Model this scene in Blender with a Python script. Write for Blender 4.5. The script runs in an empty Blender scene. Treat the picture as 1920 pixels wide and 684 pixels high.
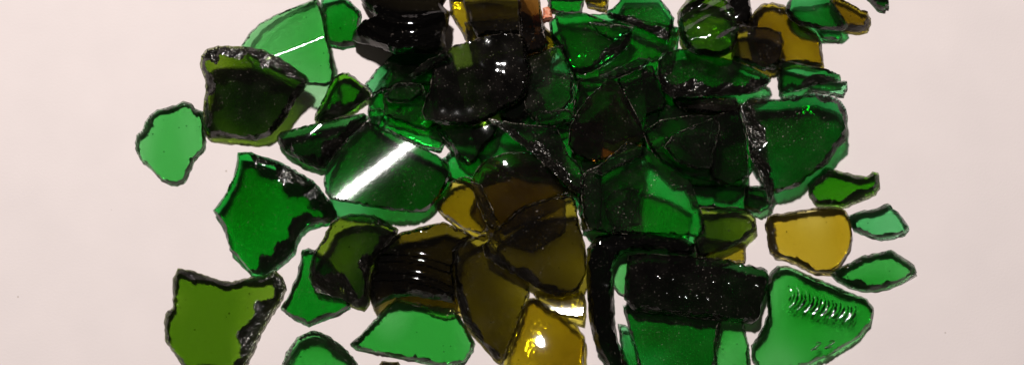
import bpy, math, random
import numpy as np
from mathutils import Vector
from mathutils.geometry import delaunay_2d_cdt

# 1 unit = 1 cm. The pile lies on white paper (z = 0); the camera looks down at it from the near side.
sc = bpy.context.scene
sc.unit_settings.scale_length = 0.01
COL = sc.collection
D, TILT = 66.0, math.radians(6)
SC = 48.0 / 1920
CAM = np.array([0, -D * math.sin(TILT), D * math.cos(TILT)])
FWD = np.array([0, math.sin(TILT), -math.cos(TILT)])
RGT = np.array([1.0, 0, 0]); UP = np.array([0, math.cos(TILT), math.sin(TILT)])
LIGHT = np.array([-18.0, 60.0, 127.0])

def on_height(px, hfn):
    """pixel positions of the photograph -> points lying on the surface z = hfn(x, y)"""
    px = np.atleast_2d(np.asarray(px, float))
    d = FWD * D + np.outer((px[:, 0] - 960) * SC, RGT) + np.outer((342 - px[:, 1]) * SC, UP)
    z = np.zeros(len(px))
    for _ in range(25):
        k = (CAM[2] - z) / -d[:, 2]
        xy = CAM[:2] + d[:, :2] * k[:, None]
        z = .4 * z + .6 * hfn(xy)
    return xy

# ------------------------------------------------------------------ materials
def nodes(name):
    m = bpy.data.materials.new(name); m.use_nodes = True
    nt = m.node_tree; nt.nodes.clear()
    return m, nt, nt.nodes.new, nt.links.new

GLASS = {   # transmittance of 0.35 cm of the glass
    'emerald': (.28, .77, .33), 'green': (.075, .60, .155), 'blackgreen': (.06, .22, .075), 'tortoise': (.25, .23, .03), 'deep': (.055, .45, .12), 'bottle': (.14, .43, .17),
    'mint': (.42, .86, .54), 'leaf': (.22, .58, .06), 'olive': (.40, .57, .09), 'moss': (.26, .40, .05),
    'darkolive': (.115, .19, .032), 'amber': (.83, .755, .25), 'honey': (.57, .50, .055), 'lime': (.38, .58, .12), 'khaki': (.55, .50, .06), 'jade': (.10, .66, .20), 'teal': (.08, .48, .18), 'umber': (.37, .35, .042),
    'brown': (.33, .20, .055), 'black': (.055, .05, .03),
}
MATS = {}
SHARE = {'emerald': .15, 'deep': .16, 'teal': .16, 'bottle': .16, 'green': .18, 'lime': .15, 'amber': .15, 'mint': .15, 'leaf': .15}
def glass_mats(kind, dust=1.0, rough=.055):
    key = (kind, dust, rough)
    if key in MATS: return MATS[key]
    T = GLASS[kind]
    sig = [-math.log(t) / .35 for t in T]; den = max(sig)
    out = []
    for part in ('face', 'fracture', 'relief', 'rim'):
        m, nt, N, L = nodes('%s_glass_%s' % (kind, part))
        o = N('ShaderNodeOutputMaterial')
        va = N('ShaderNodeVolumeAbsorption'); va.inputs['Color'].default_value = (*[1 - s / den for s in sig], 1)
        va.inputs['Density'].default_value = den
        L(va.outputs[0], o.inputs['Volume'])
        tc = N('ShaderNodeTexCoord')
        geo = N('ShaderNodeNewGeometry')
        # dusty specks and scratches, mixed with pale glints painted in, most on the rims
        n1 = N('ShaderNodeTexNoise'); n1.inputs['Scale'].default_value = 11 ; n1.inputs['Detail'].default_value = 3
        L(geo.outputs['Position'], n1.inputs['Vector'])
        n2 = N('ShaderNodeTexNoise'); n2.inputs['Scale'].default_value = 1.3; n2.inputs['Detail'].default_value = 2
        L(geo.outputs['Position'], n2.inputs['Vector'])
        r1 = N('ShaderNodeMapRange'); L(n1.outputs[0], r1.inputs['Value'])
        r1.inputs['From Min'].default_value = {'fracture': .58, 'rim': .46}.get(part, .66); r1.inputs['From Max'].default_value = .74 if part != 'rim' else .56
        r2 = N('ShaderNodeMapRange'); L(n2.outputs[0], r2.inputs['Value'])
        r2.inputs['From Min'].default_value = .44; r2.inputs['From Max'].default_value = .7
        r2.inputs['To Max'].default_value = {'face': .5, 'fracture': .2, 'relief': .1, 'rim': .55}[part] * min(dust, 2.2)
        r2.inputs['To Min'].default_value = (.05 if part != 'rim' else .15) * min(dust, 2)
        mu = N('ShaderNodeMath'); mu.operation = 'MULTIPLY'
        L(r1.outputs[0], mu.inputs[0]); L(r2.outputs[0], mu.inputs[1])
        hz = N('ShaderNodeMath'); hz.operation = 'MULTIPLY_ADD'; hm = N('ShaderNodeMath'); hm.operation = 'POWER'; L(n2.outputs[0], hm.inputs[0]); hm.inputs[1].default_value = 3; L(hm.outputs[0], hz.inputs[0])
        hz.inputs[1].default_value = .022 * dust * (dust >= .9); L(mu.outputs[0], hz.inputs[2]); mu = hz  # pale veil in the diffuse colour, standing for dusty film and dim reflections
        df = N('ShaderNodeBsdfDiffuse'); df.inputs['Color'].default_value = (.50, .42, .36, 1)
        bp = N('ShaderNodeBump')
        if part == 'face':
            nb = N('ShaderNodeTexNoise'); nb.inputs['Scale'].default_value = 1.1; nb.inputs['Detail'].default_value = 7
            nb.inputs['Roughness'].default_value = .62
            bp.inputs['Strength'].default_value = .1 if rough < .05 else (.3 if rough < .12 else .6); bp.inputs['Distance'].default_value = .022
            L(geo.outputs['Position'], nb.inputs['Vector']); L(nb.outputs[0], bp.inputs['Height'])
            lw = N('ShaderNodeLayerWeight'); L(bp.outputs[0], lw.inputs['Normal'])
            pw = N('ShaderNodeMath'); pw.operation = 'POWER'; L(lw.outputs['Facing'], pw.inputs[0]); pw.inputs[1].default_value = 5
            ma = N('ShaderNodeMath'); ma.operation = 'MULTIPLY_ADD'; L(pw.outputs[0], ma.inputs[0])
            ma.inputs[1].default_value = .9; ma.inputs[2].default_value = .045
            tr = N('ShaderNodeBsdfTransparent')
            rf = N('ShaderNodeBsdfRefraction'); rf.inputs['IOR'].default_value = 1.5; rf.inputs['Roughness'].default_value = .02
            L(bp.outputs[0], rf.inputs['Normal'])
            mr = N('ShaderNodeMixShader'); mr.inputs[0].default_value = SHARE.get(kind, .22)
            L(tr.outputs[0], mr.inputs[1]); L(rf.outputs[0], mr.inputs[2])
            gl = N('ShaderNodeBsdfGlossy'); gl.inputs['Roughness'].default_value = rough; L(bp.outputs[0], gl.inputs['Normal'])
            gl.inputs['Color'].default_value = (1, 1, 1, 1)
            mx = N('ShaderNodeMixShader'); L(ma.outputs[0], mx.inputs[0]); L(mr.outputs[0], mx.inputs[1]); L(gl.outputs[0], mx.inputs[2])
        else:
            nb = N('ShaderNodeTexNoise'); nb.inputs['Scale'].default_value = 2.2 if part in ('fracture', 'rim') else 1; nb.inputs['Detail'].default_value = 3
            bp.inputs['Strength'].default_value = .55; bp.inputs['Distance'].default_value = .13
            L(geo.outputs['Position'], nb.inputs['Vector']); L(nb.outputs[0], bp.inputs['Height'])
            mx = N('ShaderNodeBsdfGlass'); mx.inputs['IOR'].default_value = 1.52; mx.inputs['Roughness'].default_value = .05 if part == 'fracture' else .03
            L(bp.outputs[0], mx.inputs['Normal'])
            if part == 'fracture':      # glittering crumbs of the broken face
                nf = N('ShaderNodeTexNoise'); nf.inputs['Scale'].default_value = 9; nf.inputs['Detail'].default_value = 2
                L(geo.outputs['Position'], nf.inputs['Vector'])
                bf = N('ShaderNodeBump'); bf.inputs['Strength'].default_value = 1; bf.inputs['Distance'].default_value = .07
                L(nf.outputs[0], bf.inputs['Height'])
                gf = N('ShaderNodeBsdfGlossy'); gf.inputs['Roughness'].default_value = .13; gf.inputs['Color'].default_value = (.9, .85, .8, 1)
                L(bf.outputs[0], gf.inputs['Normal'])
                mf = N('ShaderNodeMixShader'); mf.inputs[0].default_value = .08
                L(mx.outputs[0], mf.inputs[1]); L(gf.outputs[0], mf.inputs[2]); mx = mf
            g_ = mx; tr = N('ShaderNodeBsdfTransparent'); mx = N('ShaderNodeMixShader'); mx.inputs[0].default_value = .45 if part == 'fracture' else .35
            L(g_.outputs[0], mx.inputs[1]); L(tr.outputs[0], mx.inputs[2])
        # bubbles and grit: small dark dots
        vo = N('ShaderNodeTexVoronoi'); vo.inputs['Scale'].default_value = 3.2; L(geo.outputs['Position'], vo.inputs['Vector'])
        sx = N('ShaderNodeSeparateColor'); L(vo.outputs['Color'], sx.inputs[0])
        th = N('ShaderNodeMath'); th.operation = 'MULTIPLY_ADD'; L(sx.outputs[0], th.inputs[0]); th.inputs[1].default_value = .32; th.inputs[2].default_value = -.17
        lt = N('ShaderNodeMath'); lt.operation = 'LESS_THAN'; L(vo.outputs['Distance'], lt.inputs[0]); L(th.outputs[0], lt.inputs[1])
        l2 = N('ShaderNodeMath'); l2.operation = 'MULTIPLY'; L(lt.outputs[0], l2.inputs[0]); l2.inputs[1].default_value = .55
        dk = N('ShaderNodeBsdfDiffuse'); dk.inputs['Color'].default_value = (.03, .03, .02, 1)
        m3 = N('ShaderNodeMixShader'); L(l2.outputs[0], m3.inputs[0]); L(mx.outputs[0], m3.inputs[1]); L(dk.outputs[0], m3.inputs[2]); mx = m3
        m2 = N('ShaderNodeMixShader'); L(mu.outputs[0], m2.inputs[0]); L(mx.outputs[0], m2.inputs[1]); L(df.outputs[0], m2.inputs[2])
        L(m2.outputs[0], o.inputs['Surface'])
        out.append(m)
    MATS[key] = out
    return out

# ------------------------------------------------------------------ stacking height map
GX0, GY0, GS, GW, GH = -26.0, -14.0, .1, 520, 280
HM = np.zeros((GH, GW))
gx = GX0 + (np.arange(GW) + .5) * GS; gy = GY0 + (np.arange(GH) + .5) * GS
GXX, GYY = np.meshgrid(gx, gy)

def inside(poly, X, Y):
    r = np.zeros(X.shape, bool); n = len(poly); j = n - 1
    for i in range(n):
        xi, yi = poly[i]; xj, yj = poly[j]
        if yi != yj:
            c = ((yi > Y) != (yj > Y)) & (X < (xj - xi) * (Y - yi) / (yj - yi) + xi)
            r ^= c
        j = i
    return r

def edge_dist(poly, P):
    """distance to the outline and the outward normal of the nearest edge"""
    A = poly; B = np.roll(poly, -1, 0); E = B - A
    L2 = (E ** 2).sum(1) + 1e-12
    best = np.full(len(P), 1e9); idx = np.zeros(len(P), int)
    for i in range(len(A)):
        t = np.clip(((P - A[i]) @ E[i]) / L2[i], 0, 1)
        d = np.hypot(*(P - A[i] - t[:, None] * E[i]).T)
        m = d < best; best[m] = d[m]; idx[m] = i
    nrm = np.stack([E[:, 1], -E[:, 0]], 1) / np.sqrt(L2)[:, None]
    return best, nrm[idx], idx

COUNT = [0]
def shard(name, label, glass, pts, t=.35, k=0, k2=0, ang=0, band=(6, 0, 0), tilt=None, fit=.8, hl=None,
          extra=None, lift=0, jag=.03, q=97, dust=1.0, group='broken glass shards heaped on the paper', rough=.055, rel=None, off=None, step=.105, drop=.62, cat='glass shard'):
    COUNT[0] += 1
    rnd = random.Random(COUNT[0] * 7 + 1); nr = np.random.default_rng(COUNT[0] * 13 + 5)
    pts = np.array(pts, float)
    cpx = pts.mean(0)
    a = math.radians(ang); ax = np.array([math.cos(a), math.sin(a)]); cr = np.array([-ax[1], ax[0]])
    zc = .5; g = np.zeros(2)
    for it in range(4):
        c = on_height([cpx], lambda xy: np.full(len(xy), zc))[0]
        def curv(xy):
            d = xy - c
            return -.5 * k * (d @ cr) ** 2 - .5 * k2 * (d @ ax) ** 2
        def hfn(xy): return zc + (xy - c) @ g + curv(xy)
        poly = on_height(pts, hfn)
        M = inside(poly, GXX, GYY)
        XY = np.stack([GXX[M], GYY[M]], 1); H = HM[M]
        if len(H) < 4: break
        if hl is not None:
            hp = on_height([hl], hfn)[0]; P3 = np.array([hp[0], hp[1], zc])
            v1 = CAM - P3; v1 /= np.linalg.norm(v1); v2 = LIGHT - P3; v2 /= np.linalg.norm(v2)
            n = v1 + v2; req = -n[:2] / n[2]
            d = hp - c
            g = req + k * (d @ cr) * cr + k2 * (d @ ax) * ax + (off or 0) * cr
        else:
            A = np.c_[XY - c, np.ones(len(XY))]
            s = np.linalg.lstsq(A, H, rcond=None)[0][:2] * fit
            if tilt is not None: s = s + np.array(tilt)
            ln = np.hypot(*s)
            if ln > .55: s *= .55 / ln
            hp = on_height([cpx], hfn)[0]; P3 = np.array([hp[0], hp[1], zc])
            v1 = CAM - P3; v1 /= np.linalg.norm(v1); v2 = LIGHT - P3; v2 /= np.linalg.norm(v2)
            n = v1 + v2; req = -n[:2] / n[2]
            df_ = s - req; ld_ = np.hypot(*df_)
            if ld_ < .17 and H.max() > .05: s = req + df_ / (ld_ + 1e-6) * .17
            g = s
        zc = float(np.percentile(H - ((XY - c) @ g + curv(XY) - t), q)) + .015 + lift
        lowest = zc + ((XY - c) @ g + curv(XY)).min() - t
        if lowest < 0.01: zc += .01 - lowest
    poly = on_height(pts, hfn)
    if ((poly[:, 0] * np.roll(poly[:, 1], -1)) - (np.roll(poly[:, 0], -1) * poly[:, 1])).sum() < 0: poly = poly[::-1]
    # jagged outline
    out = []
    for i in range(len(poly)):
        A, B = poly[i], poly[(i + 1) % len(poly)]
        L = np.hypot(*(B - A)); n = max(1, int(round(L / .16)))
        nn = np.array([B[1] - A[1], A[0] - B[0]]) / (L + 1e-9)
        ph, fr = rnd.uniform(0, 6), rnd.uniform(3, 7)
        for j in range(n):
            f = j / n
            o = 0 if j == 0 else jag * (.2 * math.sin(ph + fr * f * L) + rnd.uniform(-.8, .8)) * min(1, 3 * min(f, 1 - f) + .2)
            out.append(A + (B - A) * f + nn * o)
    out = np.array(out); nb = len(out)
    lo, hi = out.min(0), out.max(0)
    xs = np.arange(lo[0], hi[0], step); ys = np.arange(lo[1], hi[1], step * .87)
    X, Y = np.meshgrid(xs, ys); X = X + (np.arange(len(ys)) % 2)[:, None] * step * .5
    X = X + nr.uniform(-.2, .2, X.shape) * step; Y = Y + nr.uniform(-.2, .2, Y.shape) * step
    ins = inside(out, X, Y); P = np.stack([X[ins], Y[ins]], 1)
    dd, nn_, _ = edge_dist(out, P)
    px2 = SC
    bd = np.array([band[1], -band[2]]) * px2
    bd2 = np.array([band[3], -band[4]]) * px2 if len(band) > 3 else bd * 0
    def bwidth(n_): return .85 * band[0] * px2 + np.clip(n_ @ bd, 0, None) + np.clip(n_ @ bd2, 0, None)
    # ring points on the inner edge of the fracture bevel
    A = out; B = np.roll(out, -1, 0); E = B - A; LE = np.hypot(*E.T); NE = np.stack([E[:, 1], -E[:, 0]], 1) / LE[:, None]
    rw = bwidth(NE); sm = np.convolve(np.r_[rw[-2:], rw, rw[:2]], np.ones(5) / 5, 'valid')
    ar_ = np.arange(nb) * .16
    rag = .86 + .22 * np.sin(ar_ * 1.7 + rnd.uniform(0, 6)) + .25 * np.sin(ar_ * 4.1 + rnd.uniform(0, 6)) + .08 * np.sin(ar_ * 9 + rnd.uniform(0, 6)) + nr.uniform(-.05, .05, nb)
    rag = np.maximum(rag, .28)
    RP = (A + B) / 2 - NE * (sm * rag)[:, None]
    rd, _, ri = edge_dist(out, RP)
    okr = inside(out, RP[:, 0], RP[:, 1]) & (rd > .8 * sm * rag) & (rd > .03)
    RP = RP[okr]
    if len(RP):
        keep = np.ones(len(P), bool)
        RP = np.vstack([RP, (RP + (A + B)[okr] / 2) / 2])
        for r_ in RP: keep &= np.hypot(P[:, 0] - r_[0], P[:, 1] - r_[1]) > .065
        keep &= dd > .05
        P = P[keep]
    allp = np.vstack([out, P, RP])
    vs, _, fs, ov, _, _ = delaunay_2d_cdt([Vector(p) for p in allp.tolist()], [(i, (i + 1) % nb) for i in range(nb)], [], 1, 1e-6)
    V = np.array([tuple(v) for v in vs]); nv = len(V)
    # boundary loop of the triangulation
    cnt = {}
    for f in fs:
        for i in range(3):
            e = (f[i], f[(i + 1) % 3]); cnt[e] = 1
    bedge = [e for e in cnt if (e[1], e[0]) not in cnt]
    dv, nv_, iv = edge_dist(out, V)
    bw = sm[iv] * rag[iv]
    is_b = np.zeros(nv, bool)
    for e in bedge: is_b[e[0]] = is_b[e[1]] = True
    dv[is_b] = 0
    f_ = np.clip(1 - dv / np.maximum(bw, .02), 0, 1)
    dr = t * drop * f_ ** 1.25
    inb = f_ > .02
    ripple = (nr.uniform(-1, 1, nv) * .010 + .04 * np.sin(V[:, 0] * 9 + 3 * np.sin(V[:, 1] * 5)) * np.sin(V[:, 1] * 8 + 2)) * inb * np.minimum(1, dv / .05)
    loc = np.stack([(V - c) @ ax, (V - c) @ cr], 1)
    ex = extra(loc[:, 0], loc[:, 1], dv) if extra else 0
    low = .0035 * nr.standard_normal(nv) * 0
    base = hfn(V)
    top = base - dr + ripple + ex * (1 - f_) + low
    fb = np.clip(1 - dv / .10, 0, 1)
    bot = base - t + .22 * t * fb + nr.uniform(-1, 1, nv) * .008
    tw = [(rnd.uniform(.7, 2.4) * math.cos(q_), rnd.uniform(.7, 2.4) * math.sin(q_), rnd.uniform(0, 6)) for q_ in (rnd.uniform(0, 6) for _ in range(5))]
    wav = sum(np.sin(p_ * loc[:, 0] + q_ * loc[:, 1] + r_) for p_, q_, r_ in tw) / 5
    bot = bot + t * (.40 * wav + .07 * rnd.uniform(-1, 1) * loc[:, 0] + .07 * rnd.uniform(-1, 1) * loc[:, 1]).clip(-.35, .35)
    bot = np.maximum(bot, .006)
    top = np.maximum(top, bot + .03)
    org = np.array([c[0], c[1], float(bot.min())])
    mid = {}
    verts = [(V[i, 0], V[i, 1], top[i]) for i in range(nv)] + [(V[i, 0], V[i, 1], bot[i]) for i in range(nv)]
    bl = sorted(set(i for e in bedge for i in e))
    for i in bl:
        mid[i] = len(verts)
        s_ = .04
        w = rnd.uniform(-.2, 1) * s_; zz = top[i] + (bot[i] - top[i]) * rnd.uniform(.35, .65)
        verts.append((V[i, 0] + nv_[i, 0] * w, V[i, 1] + nv_[i, 1] * w, zz))
    faces, mi = [], []
    for f in fs:
        f = list(f)
        w = (f_[f].mean() > .10)
        r_ = False
        if rel and not w:
            a_, b_, c_ = (np.array([V[i, 0], V[i, 1], ex[i]]) for i in f)
            n_ = np.cross(b_ - a_, c_ - a_); r_ = math.hypot(n_[0], n_[1]) > rel * abs(n_[2])
        faces.append(f); mi.append(1 if w else (2 if r_ else 0))
    ntop = len(faces)
    for f in fs:
        f = list(f)
        faces.append([i + nv for i in f[::-1]]); mi.append(1 if fb[f].mean() > .5 else 0)
    for (i, j) in bedge:
        faces.append([j, i, mid[i], mid[j]]); mi.append(3)
        faces.append([mid[j], mid[i], i + nv, j + nv]); mi.append(1)
    me = bpy.data.meshes.new(name)
    me.from_pydata([tuple(np.array(v) - org) for v in verts], [], faces)
    for m in glass_mats(glass, dust, rough): me.materials.append(m)
    me.polygons.foreach_set('material_index', mi)
    me.polygons.foreach_set('use_smooth', [(m != 1 or (q_ < ntop)) and m != 3 for q_, m in enumerate(mi)])
    me.update()
    SH = [0 if m == 0 else (2 if m == 2 else (1 if q_ < ntop else 3)) for q_, m in enumerate(mi)]
    # sharp edges between face and fracture
    es = {}
    for p_ in me.polygons:
        for ek in p_.edge_keys: es.setdefault(ek, set()).add(SH[p_.index])
    for e in me.edges:
        if len(es.get(tuple(sorted(e.vertices)), ())) > 1 and es[tuple(sorted(e.vertices))] != {0, 2}: e.use_edge_sharp = True
    o = bpy.data.objects.new(name, me); COL.objects.link(o)
    o.location = org.tolist()
    o['label'] = label; o['category'] = cat
    if group: o['group'] = group
    M = inside(poly, GXX, GYY)
    XY = np.stack([GXX[M], GYY[M]], 1)
    HM[M] = np.maximum(HM[M], hfn(XY))
    o_info = dict(hfn=hfn, c=c, ax=ax, cr=cr, obj=o, org=org, extra=extra)
    return o_info

# ------------------------------------------------------------------ paper
def paper():
    m, nt, N, L = nodes('white_paper')
    o = N('ShaderNodeOutputMaterial'); b = N('ShaderNodeBsdfPrincipled')
    geo = N('ShaderNodeNewGeometry')
    n = N('ShaderNodeTexNoise'); n.inputs['Scale'].default_value = .35; n.inputs['Detail'].default_value = 6
    L(geo.outputs['Position'], n.inputs['Vector'])
    cr = N('ShaderNodeValToRGB'); L(n.outputs[0], cr.inputs[0])
    cr.color_ramp.elements[0].position = .3; cr.color_ramp.elements[0].color = (.800, .715, .700, 1)
    cr.color_ramp.elements[1].position = .7; cr.color_ramp.elements[1].color = (.835, .745, .728, 1)
    # rare specks of dirt
    v = N('ShaderNodeTexVoronoi'); v.inputs['Scale'].default_value = .45; L(geo.outputs['Position'], v.inputs['Vector'])
    r = N('ShaderNodeMapRange'); L(v.outputs['Distance'], r.inputs['Value'])
    r.inputs['From Min'].default_value = .012; r.inputs['From Max'].default_value = .03
    r.inputs['To Min'].default_value = .55; r.inputs['To Max'].default_value = 0
    mx = N('ShaderNodeMixRGB'); L(r.outputs[0], mx.inputs[0]); L(cr.outputs[0], mx.inputs[1]); mx.inputs[2].default_value = (.35, .28, .22, 1)
    L(mx.outputs[0], b.inputs['Base Color'])
    b.inputs['Roughness'].default_value = .7; b.inputs['Specular IOR Level'].default_value = .15
    f = N('ShaderNodeTexNoise'); f.inputs['Scale'].default_value = 9; f.inputs['Detail'].default_value = 4; L(geo.outputs['Position'], f.inputs['Vector'])
    bp = N('ShaderNodeBump'); bp.inputs['Strength'].default_value = .12; bp.inputs['Distance'].default_value = .05
    L(f.outputs[0], bp.inputs['Height']); L(bp.outputs[0], b.inputs['Normal'])
    L(b.outputs[0], o.inputs['Surface'])
    me = bpy.data.meshes.new('paper'); s = 70
    me.from_pydata([(-s, -s, 0), (s, -s, 0), (s, s, 0), (-s, s, 0)], [], [(0, 1, 2, 3)]); me.materials.append(m)
    ob = bpy.data.objects.new('paper_ground', me); COL.objects.link(ob); ob['kind'] = 'structure'
paper()

# ------------------------------------------------------------------ surface relief of the moulded pieces (u along, v across, in cm)
def ridges(period, amp, bend=0, v0=-9, v1=9, sharp=1.0):
    def f(u, v, d):
        s = .5 + .5 * np.sin(2 * math.pi * (v + bend * u * u) / period)
        return amp * s ** sharp * ((v > v0) & (v < v1))
    return f
def studs(us, vs, r, amp):
    def f(u, v, d):
        h = 0 * u
        for a, b in zip(us, vs): h = h + amp * np.exp(-((u - a) ** 2 + (v - b) ** 2) / r ** 2)
        return h
    return f
def lumps(seed, amp, sc_=2.2):
    r = random.Random(seed); ws = [(r.uniform(-1, 1) * sc_, r.uniform(-1, 1) * sc_, r.uniform(0, 6)) for _ in range(7)]
    def f(u, v, d): return amp / 2.6 * sum(np.sin(a * u + b * v + p) for a, b, p in ws)
    return f
def heel_ribs(u, v, d):
    win = np.clip((u + 1.15) / .2, 0, 1) * np.clip((2.3 - u) / .2, 0, 1)
    vc = .74 + .15 * u
    win = win * np.clip(1 - ((v - vc) / .66) ** 2, 0, 1)
    return .10 * win * (.5 + .5 * np.sin(2 * math.pi * (u + .8 * (v - vc) ** 2) / .36)) ** .8

G = shard
# --- lying straight on the paper round the edge of the pile
G('green_glass_shard', 'rounded hexagonal bright green shard lying flat, leftmost piece of all', 'emerald',
  [(252,267),(254,253),(266,242),(270,228),(279,216),(293,205),(328,196),(342,189),(356,193),(363,202),(378,208),(381,240),(384,262),(381,278),(365,295),(352,320),(345,338),(330,346),(318,345),(300,336),(280,314),(262,298),(254,283)],
  t=.33, band=(5,-3,-2), dust=.6)
G('olive_glass_shard', 'large flat yellowish olive shard with concave top edge at the lower left', 'lime',
  [(305,605),(308,588),(322,574),(322,521),(331,502),(356,507),(405,523),(433,528),(468,519),(500,514),(512,505),(528,518),(534,539),(521,567),(500,598),(482,633),(465,669),(450,700),(350,700),(325,662),(307,637)],
  t=.42, band=(11,24,6), dust=.6)
G('green_glass_shard', 'bright green domed shard cut off by the bottom edge, right of the olive one', 'emerald',
  [(520,700),(535,660),(555,632),(580,620),(600,622),(630,640),(650,658),(668,680),(676,705)], t=.5, k=.25, k2=.1, ang=60, band=(13,0,0), extra=lumps(5,.05,3))
DIAM = G('green_glass_shard', 'deep green kite shaped shard under the olive cup piece', 'green',
  [(524,577),(542,549),(556,514),(563,486),(565,467),(577,465),(595,472),(620,490),(650,540),(655,575),(628,590),(600,600),(577,610),(550,597)], t=.4, band=(4,0,5))
G('green_glass_shard', 'flat bright green trapezoid shard at the bottom centre', 'emerald',
  [(655,645),(672,630),(700,600),(722,575),(740,562),(790,570),(850,578),(866,600),(890,640),(886,655),(868,680),(845,684),(820,684),(740,668),(665,653)], t=.42, band=(4,0,4), dust=.6)
G('amber_glass_shard', 'small amber sliver peeping out below the green trapezoid', 'honey', [(700,700),(715,677),(745,678),(760,700)], t=.3, q=60)
G('green_glass_shard', 'green shard with light streak and curved rounded top, at the upper left of the pile', 'emerald',
  [(450,84),(464,63),(486,42),(517,26),(545,14),(573,3),(594,-6),(603,14),(609,46),(616,81),(622,109),(628,137),(622,154),(612,161),(577,158),(556,150),(510,130),(470,105)],
  t=.36, k=.04, ang=23, hl=(532,80), off=-.33, band=(6,0,0), rough=.04, extra=lambda u, v, d: .05 * np.exp(-((v + .1) / .09) ** 2), step=.08)
G('amber_glass_shard', 'large amber brown shard at the top right, half under darker pieces', 'honey',
  [(1409,35),(1418,18),(1429,7),(1450,3),(1471,7),(1481,14),(1530,56),(1541,70),(1545,95),(1548,123),(1530,126),(1495,120),(1450,130),(1415,110),(1405,70)], t=.55, band=(9,2,2))
G('mint_glass_shard', 'little pale mint chip below the dark green and amber pair', 'mint', [(1528,50),(1576,54),(1580,66),(1574,76),(1545,72)], t=.35, band=(3,0,0), tilt=(.0,.0))
G('mint_glass_shard', 'pale mint shard half hidden under the dark wedge at the right', 'mint', [(1520,150),(1590,152),(1590,165),(1583,181),(1558,176),(1515,168)], t=.25, band=(3,0,0))
G('amber_glass_shard', 'bright clear amber shard lying alone right of the pile', 'amber',
  [(1436,420),(1441,405),(1460,400),(1490,395),(1530,388),(1575,388),(1588,393),(1597,410),(1601,440),(1598,465),(1585,485),(1575,500),(1560,513),(1530,511),(1505,498),(1480,485),(1455,480),(1445,470),(1442,450)], t=.42, band=(7,-7,1), dust=.5, k=.05, k2=.05)
G('mint_glass_shard', 'pale mint green shard pointing right beside the amber one', 'mint',
  [(1592,403),(1611,396),(1643,391),(1668,381),(1686,397),(1708,425),(1700,436),(1680,443),(1655,447),(1630,440),(1604,430)], t=.4, band=(6,0,2), k=.15, ang=-30, dust=.6)
G('green_glass_shard', 'leaf shaped green shard with a lengthwise ridge, the rightmost piece', 'emerald',
  [(1559,510),(1587,497),(1618,479),(1657,472),(1674,467),(1692,479),(1716,497),(1720,511),(1692,528),(1671,539),(1650,544),(1622,544),(1600,538),(1573,524)], t=.42, band=(8,0,8), k=.1, ang=12, dust=.6)
G('olive_glass_shard', 'small leaf green shard with a frosted tip right of the big green slab', 'leaf',
  [(1517,345),(1531,330),(1552,312),(1573,318),(1611,328),(1629,330),(1639,320),(1650,322),(1652,347),(1644,359),(1618,370),(1587,384),(1559,384),(1534,383),(1520,365)], t=.5, band=(8,6,6))
HEEL = G('bottle_base_shard', 'big green curved bottle base shard with a row of ribs and raised numerals, lower right', 'emerald',
  [(1436,535),(1446,511),(1460,497),(1485,500),(1516,514),(1562,532),(1594,546),(1629,560),(1641,577),(1636,609),(1615,630),(1580,653),(1545,670),(1517,684),(1470,694),(1425,692),(1411,669),(1411,648),(1429,620),(1443,585)],
  t=.45, k=.09, k2=.06, ang=-23, band=(6,3,0), extra=heel_ribs, step=.07, dust=.5, rel=.6)
G('green_glass_shard', 'dark green tip at the very top right, cut off by the frame', 'bottle', [(1625,-12),(1668,-12),(1670,8),(1659,18),(1648,14)], t=.5, band=(4,0,0))
G('amber_glass_shard', 'thin yellow olive sliver standing beside white paper at the top', 'khaki', [(842,-8),(868,-8),(876,21),(884,53),(886,72),(874,74),(860,49),(844,21)], t=.4, band=(3,0,0))
G('amber_glass_shard', 'small bright yellow sliver at the top edge between two green pieces', 'khaki', [(1096,-8),(1142,-8),(1138,18),(1120,15),(1102,9)], t=.4, band=(3,0,0))
G('green_glass_shard', 'small green shard behind the streaked one at the upper left', 'green', [(600,-6),(640,-12),(675,20),(672,60),(668,82),(640,87),(612,79),(604,40)], t=.4, band=(4,0,3))
G('green_glass_shard', 'bright green curved shard with a dark broken right edge, left side of the pile', 'jade',
  [(443,284),(440,305),(435,330),(422,358),(408,379),(396,393),(408,410),(418,430),(429,468),(450,490),(465,507),(479,514),(493,514),(520,495),(549,470),(552,455),(560,434),(575,422),(600,416),(622,418),(631,408),(628,394),(618,376),(600,355),(584,337),(556,321),(530,305),(496,293),(468,284)],
  t=.55, k=.10, ang=62, band=(8,40,0), tilt=(-.05,.12), dust=.7, extra=lumps(17,.03,2))
# --- lowest layer in the middle, seen through the gaps
G('green_glass_shard', 'green shard showing through under the olive and black pieces, centre left', 'green', [(690,190),(705,165),(755,150),(812,150),(815,215),(835,262),(825,280),(790,275),(715,240),(690,225)], t=.35, band=(4,0,0), extra=lumps(3,.04,3))
G('mint_glass_shard', 'tiny mint chip at the upper corner of the streaked shard', 'mint', [(688,205),(712,200),(722,214),(708,236),(692,232)], t=.35, band=(4,0,0))
G('green_glass_shard', 'green shard at the bottom of the pile below the centre', 'green', [(850,280),(920,290),(965,330),(900,350),(835,335),(826,300)], t=.3, band=(4,0,0), q=80)
G('olive_glass_shard', 'olive shard buried in the centre of the pile, a strip of it bright', 'khaki', [(905,320),(1000,300),(1060,340),(1060,430),(1000,470),(930,450),(880,400)], t=.35, band=(4,0,0), q=80)
G('green_glass_shard', 'bright green shard under the round dark plate in the middle', 'emerald', [(1180,350),(1250,372),(1300,400),(1290,450),(1180,450),(1150,430)], t=.3, band=(4,0,0))
G('green_glass_shard', 'deep green shard sticking out under the big green slab', 'deep', [(1280,345),(1390,345),(1440,350),(1440,388),(1400,398),(1300,390)], t=.35, band=(4,0,3))
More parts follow.
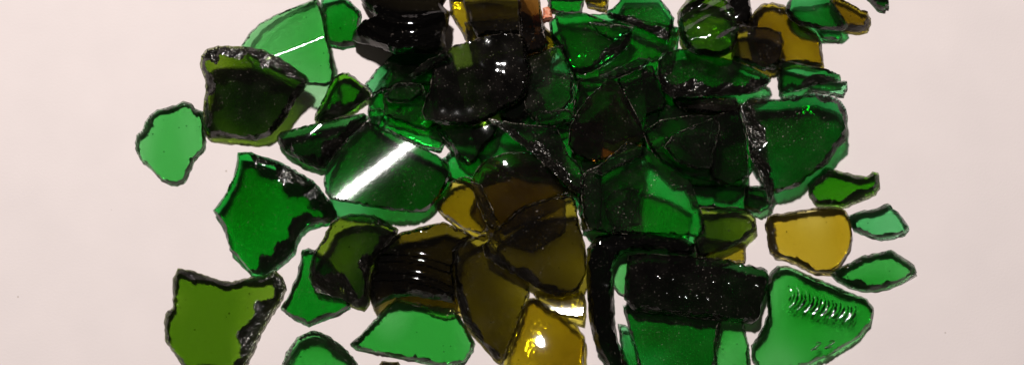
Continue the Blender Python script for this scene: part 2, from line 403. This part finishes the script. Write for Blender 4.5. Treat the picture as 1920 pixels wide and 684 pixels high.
G('green_glass_shard', 'green shard along the bottom edge under the studded dark piece', 'deep', [(1168,570),(1190,575),(1260,580),(1352,590),(1350,640),(1335,700),(1200,700),(1190,650),(1178,610)], t=.4, band=(5,0,0), extra=lumps(8,.03,3))
G('green_glass_shard', 'narrow bright green shard at the bottom between two larger green ones', 'emerald', [(1350,598),(1395,600),(1404,640),(1410,700),(1342,700),(1338,650)], t=.4, band=(4,4,0))
G('green_glass_shard', 'thin green strip inside the dark angular frame near the bottom', 'emerald', [(1140,462),(1260,458),(1255,500),(1185,560),(1160,548),(1140,520)], t=.3, band=(3,0,0), q=90)
G('olive_glass_shard', 'clear khaki shard with a white glint under the brown plates', 'khaki', [(1000,548),(1050,540),(1090,545),(1098,560),(1094,600),(1060,592),(1020,580)], t=.3, hl=(1062,588), k=.1, band=(4,0,0))
G('amber_glass_shard', 'bright yellow amber shard with an oval glare, bottom centre', 'honey',
  [(988,562),(1000,557),(1012,562),(1045,580),(1080,608),(1097,630),(1095,700),(938,700),(950,650),(968,610)], t=.4, k=.10, k2=.12, ang=20, hl=(1013,640), band=(4,0,0), dust=.5, lift=.05)
G('amber_glass_shard', 'amber shard whose bright crescent shows under the ribbed brown neck piece', 'amber', [(735,530),(800,530),(860,550),(866,588),(830,590),(780,572),(742,560)], t=.3, band=(3,0,0), q=85)
G('green_glass_shard', 'dark green shard below the speckled brown edge, right of centre', 'deep', [(1200,120),(1290,170),(1380,180),(1400,260),(1300,290),(1220,240)], t=.35, band=(4,0,0), q=85)
G('green_glass_shard', 'bright green strip between two dark plates near the top', 'emerald', [(1165,60),(1184,62),(1248,92),(1255,108),(1200,114),(1124,142),(1120,110)], t=.35, band=(3,0,0), q=90)
G('green_glass_shard', 'deep green shard between the round centre plate and the amber brown one', 'deep', [(1040,225),(1130,230),(1130,330),(1090,380),(1050,340),(1000,270)], t=.35, band=(4,0,0), q=85)
G('green_glass_shard', 'dark green shard under the translucent grey green one near the top', 'deep', [(930,160),(1000,120),(1080,140),(1110,190),(1060,240),(960,240)], t=.35, band=(4,0,0), q=85)
G('amber_glass_shard', 'olive amber shard half hidden under the dark tilted frame at the right', 'khaki', [(1300,440),(1360,450),(1400,455),(1398,490),(1330,500)], t=.3, band=(4,0,0), q=85)
G('green_glass_shard', 'dark green filler shard deep in the pile between the two broad green ones at the top', 'green', [(1040,30),(1150,24),(1275,50),(1262,120),(1180,160),(1080,150)], t=.35, band=(4,0,0), q=85, extra=lumps(101,.04,3))  # filler glass from here to the next layer, added to darken the centre
G('brown_glass_shard', 'dark umber filler shard deep in the pile under the top right end of the olive block', 'umber', [(870,40),(1000,30),(1045,70),(1030,150),(960,170),(890,130)], t=.35, band=(4,0,0), q=85)
G('green_glass_shard', 'deep green filler shard underneath the triangular plate and the wedged dark one', 'green', [(1215,200),(1390,190),(1420,290),(1390,350),(1260,350),(1200,290)], t=.35, band=(4,0,0), q=85, extra=lumps(102,.04,3))
G('green_glass_shard', 'green filler shard underneath the sheet beside the large black olive plate', 'green', [(735,120),(850,120),(870,200),(800,245),(720,215),(715,160)], t=.35, band=(4,0,0), q=85, extra=lumps(103,.04,3))
G('green_glass_shard', 'dark green filler shard underneath the reddish brown triangle and its neighbour', 'deep', [(1085,150),(1200,125),(1245,150),(1235,240),(1150,270),(1070,240)], t=.35, band=(4,0,0), q=85)
G('green_glass_shard', 'deep green filler shard underneath the round centre plate, to its left', 'deep', [(1090,300),(1200,285),(1215,345),(1170,440),(1092,430)], t=.35, band=(4,0,0), q=85)
G('green_glass_shard', 'dark green filler shard whose end shows between the blade and the black chunk', 'deep', [(880,240),(960,225),(1050,250),(1060,330),(990,330),(900,300)], t=.35, band=(4,0,0), q=85)
# --- second layer
G('green_glass_shard', 'dark green sheet left of the large black olive piece', 'deep', [(684,158),(705,130),(737,98),(800,88),(850,100),(850,150),(755,162),(716,168),(700,180)], t=.35, band=(4,0,0))
G('olive_glass_shard', 'small olive green shard with a thick dark side, under the streaked green one', 'leaf',
  [(587,224),(592,205),(607,180),(614,160),(625,143),(640,134),(652,134),(668,146),(682,158),(694,172),(692,180),(655,208),(625,221),(600,228)], t=.6, band=(4,20,18), tilt=(0,.1))
G('bottle_shard', 'black shard with glinting facets between the olive block and the glare streak', 'bottle',
  [(516,253),(524,244),(556,238),(590,228),(640,218),(680,210),(690,216),(680,230),(660,250),(640,270),(615,300),(607,312),(595,315),(565,303),(545,290),(530,280),(517,262)], t=.75, band=(6,4,22), k=.2, ang=15, extra=lumps(9,.05,3), lift=.3)
G('brown_glass_shard', 'brown shard left of the narrow peak at the top centre', 'tortoise', [(868,-10),(975,-10),(1000,30),(1005,60),(965,64),(915,62),(895,70),(880,40)], t=.5, band=(5,0,3), extra=lumps(11,.04,3))
G('brown_glass_shard', 'dark brown upright shard beside the orange chip', 'brown', [(970,-10),(1010,-10),(1016,20),(1020,60),(1030,78),(1015,94),(990,98),(975,60)], t=.5, band=(5,0,0), extra=lumps(12,.06,3))
G('green_glass_shard', 'plain green shard at the top edge beside the small yellow sliver', 'green', [(1027,-10),(1096,-10),(1089,24),(1060,26),(1030,20)], t=.4, band=(4,0,0))
G('green_glass_shard', 'broad green shard with a brown speckled lower edge, top centre', 'green',
  [(1030,40),(1048,21),(1100,23),(1135,35),(1186,54),(1184,74),(1177,84),(1156,105),(1118,130),(1093,140),(1072,135),(1062,110),(1050,90),(1034,70)], t=.45, band=(5,6,12), extra=lumps(14,.04,3))
G('green_glass_shard', 'small triangular dark green shard lying on the broad green one at the top', 'green', [(1105,40),(1192,51),(1153,78),(1122,64)], t=.25, band=(3,0,0))
G('green_glass_shard', 'squarish green shard at the top edge with a thick brown lower side', 'deep', [(1139,21),(1156,7),(1170,-10),(1234,-10),(1258,21),(1265,32),(1262,63),(1255,77),(1227,62),(1190,46),(1142,31)], t=.45, band=(4,4,16), fit=.5)
G('bottle_lip_shard', 'knobbly olive bottle lip piece full of bright glints at the top', 'lime', [(1272,20),(1290,-4),(1310,-12),(1360,-10),(1382,20),(1388,60),(1376,93),(1350,103),(1310,98),(1290,83),(1276,60)], t=.9, k=.3, k2=.25, ang=70, hl=(1364,72), band=(8,0,0), extra=lambda u, v, d: lumps(21,.14,4)(u, v, d) + lumps(23,.05,9)(u, v, d), step=.08, q=90, rel=.9)
G('brown_glass_shard', 'black lump at the top edge right of the glinting olive lip piece', 'black', [(1365,-12),(1408,-12),(1413,15),(1405,45),(1378,48),(1366,20)], t=.7, k=.3, band=(7,0,0), extra=lumps(22,.1,5))
G('brown_glass_shard', 'dusty translucent brown shard in front of the large amber one', 'umber', [(1372,52),(1400,47),(1440,49),(1467,58),(1472,77),(1467,102),(1460,121),(1436,131),(1410,123),(1373,109)], t=.5, band=(5,0,2), dust=2, k=.12, ang=0)
G('amber_glass_shard', 'honey brown blunt ended shard under the dark green oval at the top right', 'honey', [(1560,-10),(1594,3),(1615,16),(1631,21),(1636,38),(1629,54),(1608,58),(1580,53),(1560,20)], t=.6, band=(5,3,10))
G('green_glass_shard', 'dark green oval shard crossing the amber ones at the top right', 'deep', [(1474,18),(1478,3),(1488,-8),(1558,-8),(1573,14),(1587,35),(1594,47),(1580,56),(1530,52),(1502,46),(1485,35)], t=.45, k=.2, ang=-25, band=(6,0,3))
G('green_glass_shard', 'dark green wedge with a thick black front edge, right edge of the pile', 'deep', [(1463,108),(1495,117),(1545,126),(1578,138),(1580,149),(1530,158),(1502,169),(1471,174),(1461,166),(1460,133)], t=.5, band=(5,0,16), tilt=(.05,.1))
G('olive_glass_shard', 'khaki shard with small glints left of the centre', 'khaki', [(812,382),(825,365),(846,340),(870,330),(891,337),(909,368),(926,410),(930,421),(902,438),(867,428),(828,400)], t=.4, band=(4,3,0), k=.12, ang=120, dust=.7)
CUP = G('olive_glass_shard', 'rounded olive cup shaped shard with a black broken lower half', 'moss',
  [(578,500),(585,475),(605,445),(618,418),(635,405),(660,399),(700,402),(725,415),(745,430),(740,450),(715,475),(692,500),(690,530),(690,565),(680,580),(662,572),(640,560),(590,545),(578,520)], t=.55, k=.05, k2=.03, ang=30, band=(9,-10,50), q=88, tilt=(.0,.2))
G('brown_glass_shard', 'tall dark brown plate left of the yellow glare piece, lower centre', 'umber',
  [(847,468),(875,450),(912,436),(935,470),(992,528),(990,550),(974,596),(955,652),(938,678),(928,672),(896,632),(868,600),(856,555)], t=.45, band=(4,-11,4), tilt=(-.22,.05))
NECK = G('bottle_neck_shard', 'ribbed dark brown bottle neck piece with curved ridges', 'tortoise',
  [(690,530),(700,490),(720,460),(745,437),(785,425),(830,415),(870,430),(890,445),(870,455),(855,470),(850,500),(853,540),(852,568),(820,562),(770,553),(740,556),(700,576),(690,555)], t=.6, k2=.22, ang=-12, band=(9,-6,3), extra=ridges(.85,.15,.07,-1.3,.6,1.5), step=.09, rel=.6, dust=.7, lift=.1)
G('olive_glass_shard', 'dark olive shard with a white glint in the middle of the pile', 'khaki', [(885,330),(905,300),(950,285),(1000,285),(1040,320),(1072,360),(1030,374),(985,390),(940,422),(915,400),(900,370),(888,345)], t=.5, k=.3, k2=.22, ang=-10, hl=(945,307), band=(5,0,0), extra=lumps(31,.03,3))
G('brown_glass_shard', 'large dark olive brown plate in the lower centre, topmost there', 'umber',
  [(905,460),(940,420),(985,385),(1030,370),(1070,366),(1080,375),(1085,420),(1098,460),(1100,510),(1085,545),(1050,558),(1020,545),(985,525),(940,500),(910,480)], t=.5, band=(4,-7,13), fit=.6, tilt=(.1,.12))
G('green_glass_shard', 'narrow upright dark green shard left of the round centre plate', 'deep', [(1088,330),(1110,316),(1128,320),(1130,380),(1128,425),(1100,430),(1086,400)], t=.4, band=(4,0,0))
G('green_glass_shard', 'small faceted green shard on the round plate in the centre', 'green', [(1132,375),(1156,354),(1184,351),(1202,368),(1202,420),(1156,430),(1139,410)], t=.35, band=(5,0,0), extra=lumps(41,.06,4))
G('green_glass_shard', 'round dark green plate with a hazy sheen in the centre of the pile', 'green',
  [(1100,320),(1120,312),(1160,290),(1200,278),(1245,287),(1283,320),(1297,340),(1311,382),(1322,418),(1310,442),(1220,438),(1140,436),(1104,428),(1094,400),(1090,350)], t=.3, band=(3,0,0), dust=1.6, fit=.5)
G('olive_glass_shard', 'dark olive shard between the round plate and the lone amber one', 'moss', [(1310,388),(1372,386),(1400,391),(1418,408),(1420,430),(1400,450),(1360,468),(1310,483),(1302,450),(1316,430)], t=.4, band=(5,2,6))
FR = G('bottle_neck_shard', 'black angular frame shaped shard bent round the upper left of the studded piece', 'blackgreen',
  [(1106,600),(1100,500),(1102,465),(1120,442),(1150,433),(1220,434),(1280,442),(1305,455),(1305,474),(1280,476),(1240,467),(1190,467),(1162,478),(1150,500),(1150,550),(1152,600),(1160,640),(1175,670),(1187,700),(1150,700),(1120,655)], t=.8, band=(9,0,0), k=.03, extra=lumps(44,.10,4), dust=.8)
G('bottle_shard', 'long black green studded shard with a row of tiny glinting beads, lower right', 'blackgreen',
  [(1180,478),(1200,474),(1280,478),(1370,485),(1385,492),(1392,490),(1400,497),(1408,494),(1420,501),(1430,499),(1442,507),(1445,520),(1440,545),(1430,575),(1425,598),(1413,607),(1390,605),(1330,597),(1260,589),(1190,582),(1172,560),(1174,520)],
  t=.7, band=(5,0,6), k=.08, ang=-5, extra=lambda u, v, d: studs([-2.6,-1.95,-1.6,-.1,.65,1.9,-2.2,-1.3,-.8,-.3,.3,2.2], [0,0,-.8,0,0,.05,-.7,-.8,-.75,-.8,-.6,-.5], .10, .08)(u, v, d) + lumps(93,.06,3.5)(u, v, d), step=.07, lift=.1, dust=1)
G('green_glass_shard', 'dark green plate behind the reddish brown triangle', 'bottle', [(1155,130),(1205,122),(1225,122),(1235,150),(1250,190),(1245,205),(1215,215),(1200,235),(1170,190)], t=.4, band=(4,0,0))
G('green_glass_shard', 'green shard facing the centre from the right with rounded left end', 'deep', [(1207,245),(1240,225),(1300,215),(1345,218),(1352,245),(1345,310),(1335,338),(1290,332),(1240,302),(1217,272)], t=.4, band=(5,0,0), extra=lumps(51,.05,3))
G('green_glass_shard', 'dark shard wedged against the thick left edge of the big green slab', 'bottle', [(1340,215),(1388,205),(1402,260),(1405,330),(1365,348),(1335,335),(1330,280)], t=.5, band=(5,0,0))
G('green_glass_shard', 'triangular dark green plate with thin bright outline, right of centre', 'bottle', [(1247,275),(1265,250),(1335,222),(1350,230),(1343,270),(1333,315),(1310,318),(1270,302)], t=.28, band=(3,0,0))
G('brown_glass_shard', 'speckled brown black bar above the triangular green plate', 'brown', [(1262,176),(1300,178),(1380,182),(1392,196),(1385,214),(1330,210),(1290,207),(1265,192)], t=.5, band=(7,0,0), dust=2)
G('green_glass_shard', 'long dark green shard with thick black lower side, upper right', 'deep',
  [(1236,110),(1247,96),(1270,90),(1304,88),(1340,100),(1380,112),(1420,128),(1443,141),(1447,151),(1436,163),(1415,173),(1376,177),(1310,178),(1262,181),(1245,168),(1240,154),(1234,134)], t=.6, band=(5,0,24), k=.15, ang=-12)
SLAB = G('green_glass_shard', 'big green slab with chipped frosted left and right edges, right side of the pile', 'teal',
  [(1386,200),(1408,181),(1429,183),(1460,184),(1502,177),(1527,172),(1559,177),(1580,188),(1590,203),(1593,224),(1592,260),(1573,278),(1559,302),(1545,313),(1516,330),(1502,348),(1474,355),(1455,362),(1446,380),(1436,350),(1425,320),(1408,290),(1405,250),(1392,215)],
  t=.6, band=(6,16,-6,-24,0), k=.08, ang=10, extra=lumps(61,.08,2.4), lift=.15, tilt=(.06,0), rel=.3, dust=1.6)
G('green_glass_shard', 'curved green shard with a long white glare streak across it', 'deep',
  [(688,225),(716,239),(758,260),(796,277),(828,295),(839,305),(844,326),(835,347),(825,365),(810,384),(796,395),(775,397),(740,393),(705,388),(660,380),(621,373),(609,359),(605,333),(610,312),(628,284),(653,253),(674,232)],
  t=.6, k=.22, ang=39, hl=(706,319), band=(3,2,0), lift=.15, rough=.15)
G('black_glass_shard', 'black shard under the lower end of the large olive block', 'bottle', [(815,238),(846,274),(856,295),(877,309),(891,302),(909,274),(926,256),(935,225),(860,215)], t=.5, band=(5,0,4), extra=lumps(71,.05,3))
G('brown_glass_shard', 'very dark reddish brown triangular plate in the upper centre', 'brown',
  [(1144,143),(1155,150),(1175,180),(1200,225),(1213,258),(1190,275),(1150,292),(1114,305),(1080,290),(1066,270),(1070,235),(1085,205),(1110,175)], t=.4, band=(3,0,0))
G('green_glass_shard', 'small rounded green shard under the right end of the olive block', 'deep', [(948,168),(995,162),(1015,175),(1024,193),(995,214),(974,228),(940,225),(930,190)], t=.4, band=(5,3,4), dust=1.5)
G('green_glass_shard', 'dusty grey green shard with a pointed top, right of the olive block', 'teal', [(990,105),(1016,94),(1055,82),(1062,102),(1069,130),(1076,151),(1075,186),(1060,205),(1040,222),(1005,228),(985,205),(985,150)], t=.32, band=(4,3,0), dust=3)
G('green_glass_shard', 'long blade like dark green shard slanting down across the centre', 'teal', [(915,222),(960,230),(1044,236),(1065,288),(1088,310),(1098,335),(1093,362),(1080,362),(1048,332),(1000,287),(955,252)], t=.45, band=(4,-14,12), dust=2)
G('bottle_neck_shard', 'dark smoky bottle neck piece with curved ridges at the top left', 'black',
  [(658,70),(661,56),(681,35),(702,28),(680,5),(672,-10),(840,-10),(830,8),(842,22),(840,42),(833,56),(835,84),(817,98),(796,98),(758,96),(740,98),(722,90),(700,82),(672,76)], t=.7, k2=.16, ang=-6, band=(9,0,0), extra=lambda u, v, d: ridges(1.25,.2,-.2,-1.8,1.0,1.2)(u, v, d) + lumps(111,.06,2.5)(u, v, d), step=.09, rel=.35, lift=.5, dust=.8)
G('olive_glass_shard', 'massive dark olive bottle base block with chipped upper rim, upper left', 'moss',
  [(373,102),(384,89),(405,83),(450,84),(486,89),(521,105),(549,123),(568,137),(576,146),(568,161),(556,177),(543,198),(531,222),(517,240),(500,254),(478,262),(440,258),(390,256),(380,245),(376,225),(378,190),(382,165),(379,140),(372,123)],
  t=.7, band=(11,-14,-24), extra=lumps(81,.06,3), tilt=(0,.2), lift=0, q=66)
G('black_glass_shard', 'large rounded almost black olive plate on top of the pile, upper centre', 'darkolive',
  [(810,140),(812,116),(825,98),(853,82),(881,75),(909,65),(937,61),(965,60),(979,70),(989,91),(998,133),(990,168),(972,189),(940,207),(916,222),(901,229),(880,234),(828,230),(797,222),(791,208),(796,189),(807,158)],
  t=.6, band=(5,6,0), extra=lambda u, v, d: lumps(91,.05,2.5)(u, v, d) + lumps(92,.022,9)(u, v, d), dust=1.5, step=.08)

G('green_glass_shard', 'thin dark sliver with a bright glinting edge touching the left side of the olive block', 'bottle', [(766,140),(798,113),(838,94),(842,106),(808,126),(780,143)], t=.35, band=(4,0,0))
G('green_glass_shard', 'small bright green facet shard between the dark sheet and the streaked piece', 'green', [(718,176),(745,155),(788,156),(796,172),(768,192),(732,190)], t=.35, band=(5,0,0), extra=lumps(121,.06,4))
G('green_glass_shard', 'thin bright green strip under the dusty grey green shard', 'emerald', [(1008,208),(1072,204),(1078,222),(1036,238),(1004,234)], t=.3, band=(5,0,0))
G('green_glass_shard', 'long green splinter along the top left edge of the round centre plate', 'green', [(1112,320),(1150,288),(1176,266),(1214,276),(1206,292),(1152,316),(1130,330)], t=.35, band=(5,0,0))
G('green_glass_shard', 'narrow splinter above the reddish brown triangle', 'deep', [(1126,142),(1198,108),(1224,112),(1206,126),(1152,148)], t=.3, band=(5,0,0))
G('green_glass_shard', 'small dark chip at the pointed lower end of the big green slab', 'bottle', [(1398,345),(1436,356),(1450,384),(1426,400),(1396,386)], t=.35, band=(5,0,0), q=90)
G('olive_glass_shard', 'narrow khaki splinter between the glinting khaki shard and the glare one', 'khaki', [(882,340),(902,346),(926,398),(938,432),(916,428),(896,384)], t=.3, band=(4,0,0))
G('green_glass_shard', 'small green splinter at the bottom edge inside the angular frame', 'green', [(1160,606),(1178,612),(1194,650),(1198,700),(1168,700)], t=.3, band=(4,0,0), q=80)

def chip():
    m, nt, N, L = nodes('terracotta'); o = N('ShaderNodeOutputMaterial'); b = N('ShaderNodeBsdfPrincipled')
    geo = N('ShaderNodeNewGeometry'); n = N('ShaderNodeTexNoise'); n.inputs['Scale'].default_value = 9; L(geo.outputs['Position'], n.inputs['Vector'])
    c = N('ShaderNodeValToRGB'); L(n.outputs[0], c.inputs[0]); c.color_ramp.elements[0].color = (.62, .16, .07, 1); c.color_ramp.elements[1].color = (.80, .36, .22, 1)
    c.color_ramp.elements[0].position = .35; c.color_ramp.elements[1].position = .65
    L(c.outputs[0], b.inputs['Base Color']); b.inputs['Roughness'].default_value = .8; L(b.outputs[0], o.inputs['Surface'])
    MATS[('TERRA', .9, .055)] = [m, m, m, m]
    G('terracotta_chip', 'tiny orange terracotta chip near the top edge, the only piece not glass', 'TERRA', [(1017,38),(1020,26),(1018,14),(1028,11),(1034,16),(1035,28),(1038,34)], t=.35, band=(3,0,0), group=None, cat='chip', dust=.9, step=.08)
chip()

def tube(name, mat, info, px, r, lift):
    xy = on_height(px, info['hfn']); z = info['hfn'](xy) + lift
    pts = [Vector((a, b, c)) for (a, b), c in zip(xy, z)]
    V, F, n = [], [], 6
    for i, p in enumerate(pts):
        t = (pts[min(i + 1, len(pts) - 1)] - pts[max(i - 1, 0)]).normalized()
        s = t.cross(Vector((0, 0, 1))).normalized(); u = s.cross(t)
        rr = r * (.5 if i in (0, len(pts) - 1) else 1)
        for j in range(n):
            q = p + s * (rr * math.cos(j * math.tau / n)) + u * (rr * math.sin(j * math.tau / n)); V.append(q - Vector(info['org'].tolist()))
    for i in range(len(pts) - 1):
        for j in range(n): F.append((i * n + j, i * n + (j + 1) % n, (i + 1) * n + (j + 1) % n, (i + 1) * n + j))
    F.append(tuple(range(n))[::-1]); F.append(tuple((len(pts) - 1) * n + j for j in range(n)))
    me = bpy.data.meshes.new(name); me.from_pydata([tuple(v) for v in V], [], F); me.materials.append(mat)
    for p in me.polygons: p.use_smooth = True
    o = bpy.data.objects.new(name, me); COL.objects.link(o); o.parent = info['obj']
    return o
def two(x, y, s):
    pts = [(-.45,-.7),(-.1,-1),(.4,-.8),(.45,-.4),(.1,.1),(-.6,.9),(-.2,.85),(.6,.8)]
    return [(x + s * (a - .35 * b), y + s * (b * .62 - .15 * a)) for a, b in pts]
gm = glass_mats('emerald', .5)[1]
for x, y in ((1531, 648), (1556, 645)): tube('embossed_numeral', gm, HEEL, two(x, y, 12), .035, .01)

# ------------------------------------------------------------------ light, camera, world
ld = bpy.data.lights.new('flash', 'AREA'); ld.shape = 'DISK'; ld.size = 9.0
ld.energy = 216000; ld.color = (1, .955, .925)
lo = bpy.data.objects.new('flash', ld); COL.objects.link(lo); lo.location = LIGHT.tolist()
lo.rotation_euler = (Vector((0, 0, 0)) - lo.location).to_track_quat('-Z', 'Y').to_euler()
w = bpy.data.worlds.new('World'); sc.world = w; w.use_nodes = True
w.node_tree.nodes['Background'].inputs[0].default_value = (1, .86, .78, 1)
w.node_tree.nodes['Background'].inputs[1].default_value = .045
cd = bpy.data.cameras.new('camera'); co = bpy.data.objects.new('camera', cd); COL.objects.link(co)
co.location = CAM.tolist(); co.rotation_euler = (TILT, 0, 0)
cd.sensor_width = 36; cd.lens = 36 * D / 48.0; cd.clip_start = 1; cd.clip_end = 1000
sc.camera = co
sc.view_settings.view_transform = 'Standard'; sc.view_settings.look = 'None'
sc.view_settings.exposure = 0; sc.view_settings.gamma = 1
cy = sc.cycles
cy.max_bounces = 24; cy.diffuse_bounces = 3; cy.glossy_bounces = 6; cy.transmission_bounces = 14
cy.transparent_max_bounces = 48; cy.volume_bounces = 0
cy.sample_clamp_indirect = 6; cy.caustics_refractive = True; cy.caustics_reflective = False; cy.blur_glossy = .3
cy.use_denoising = True
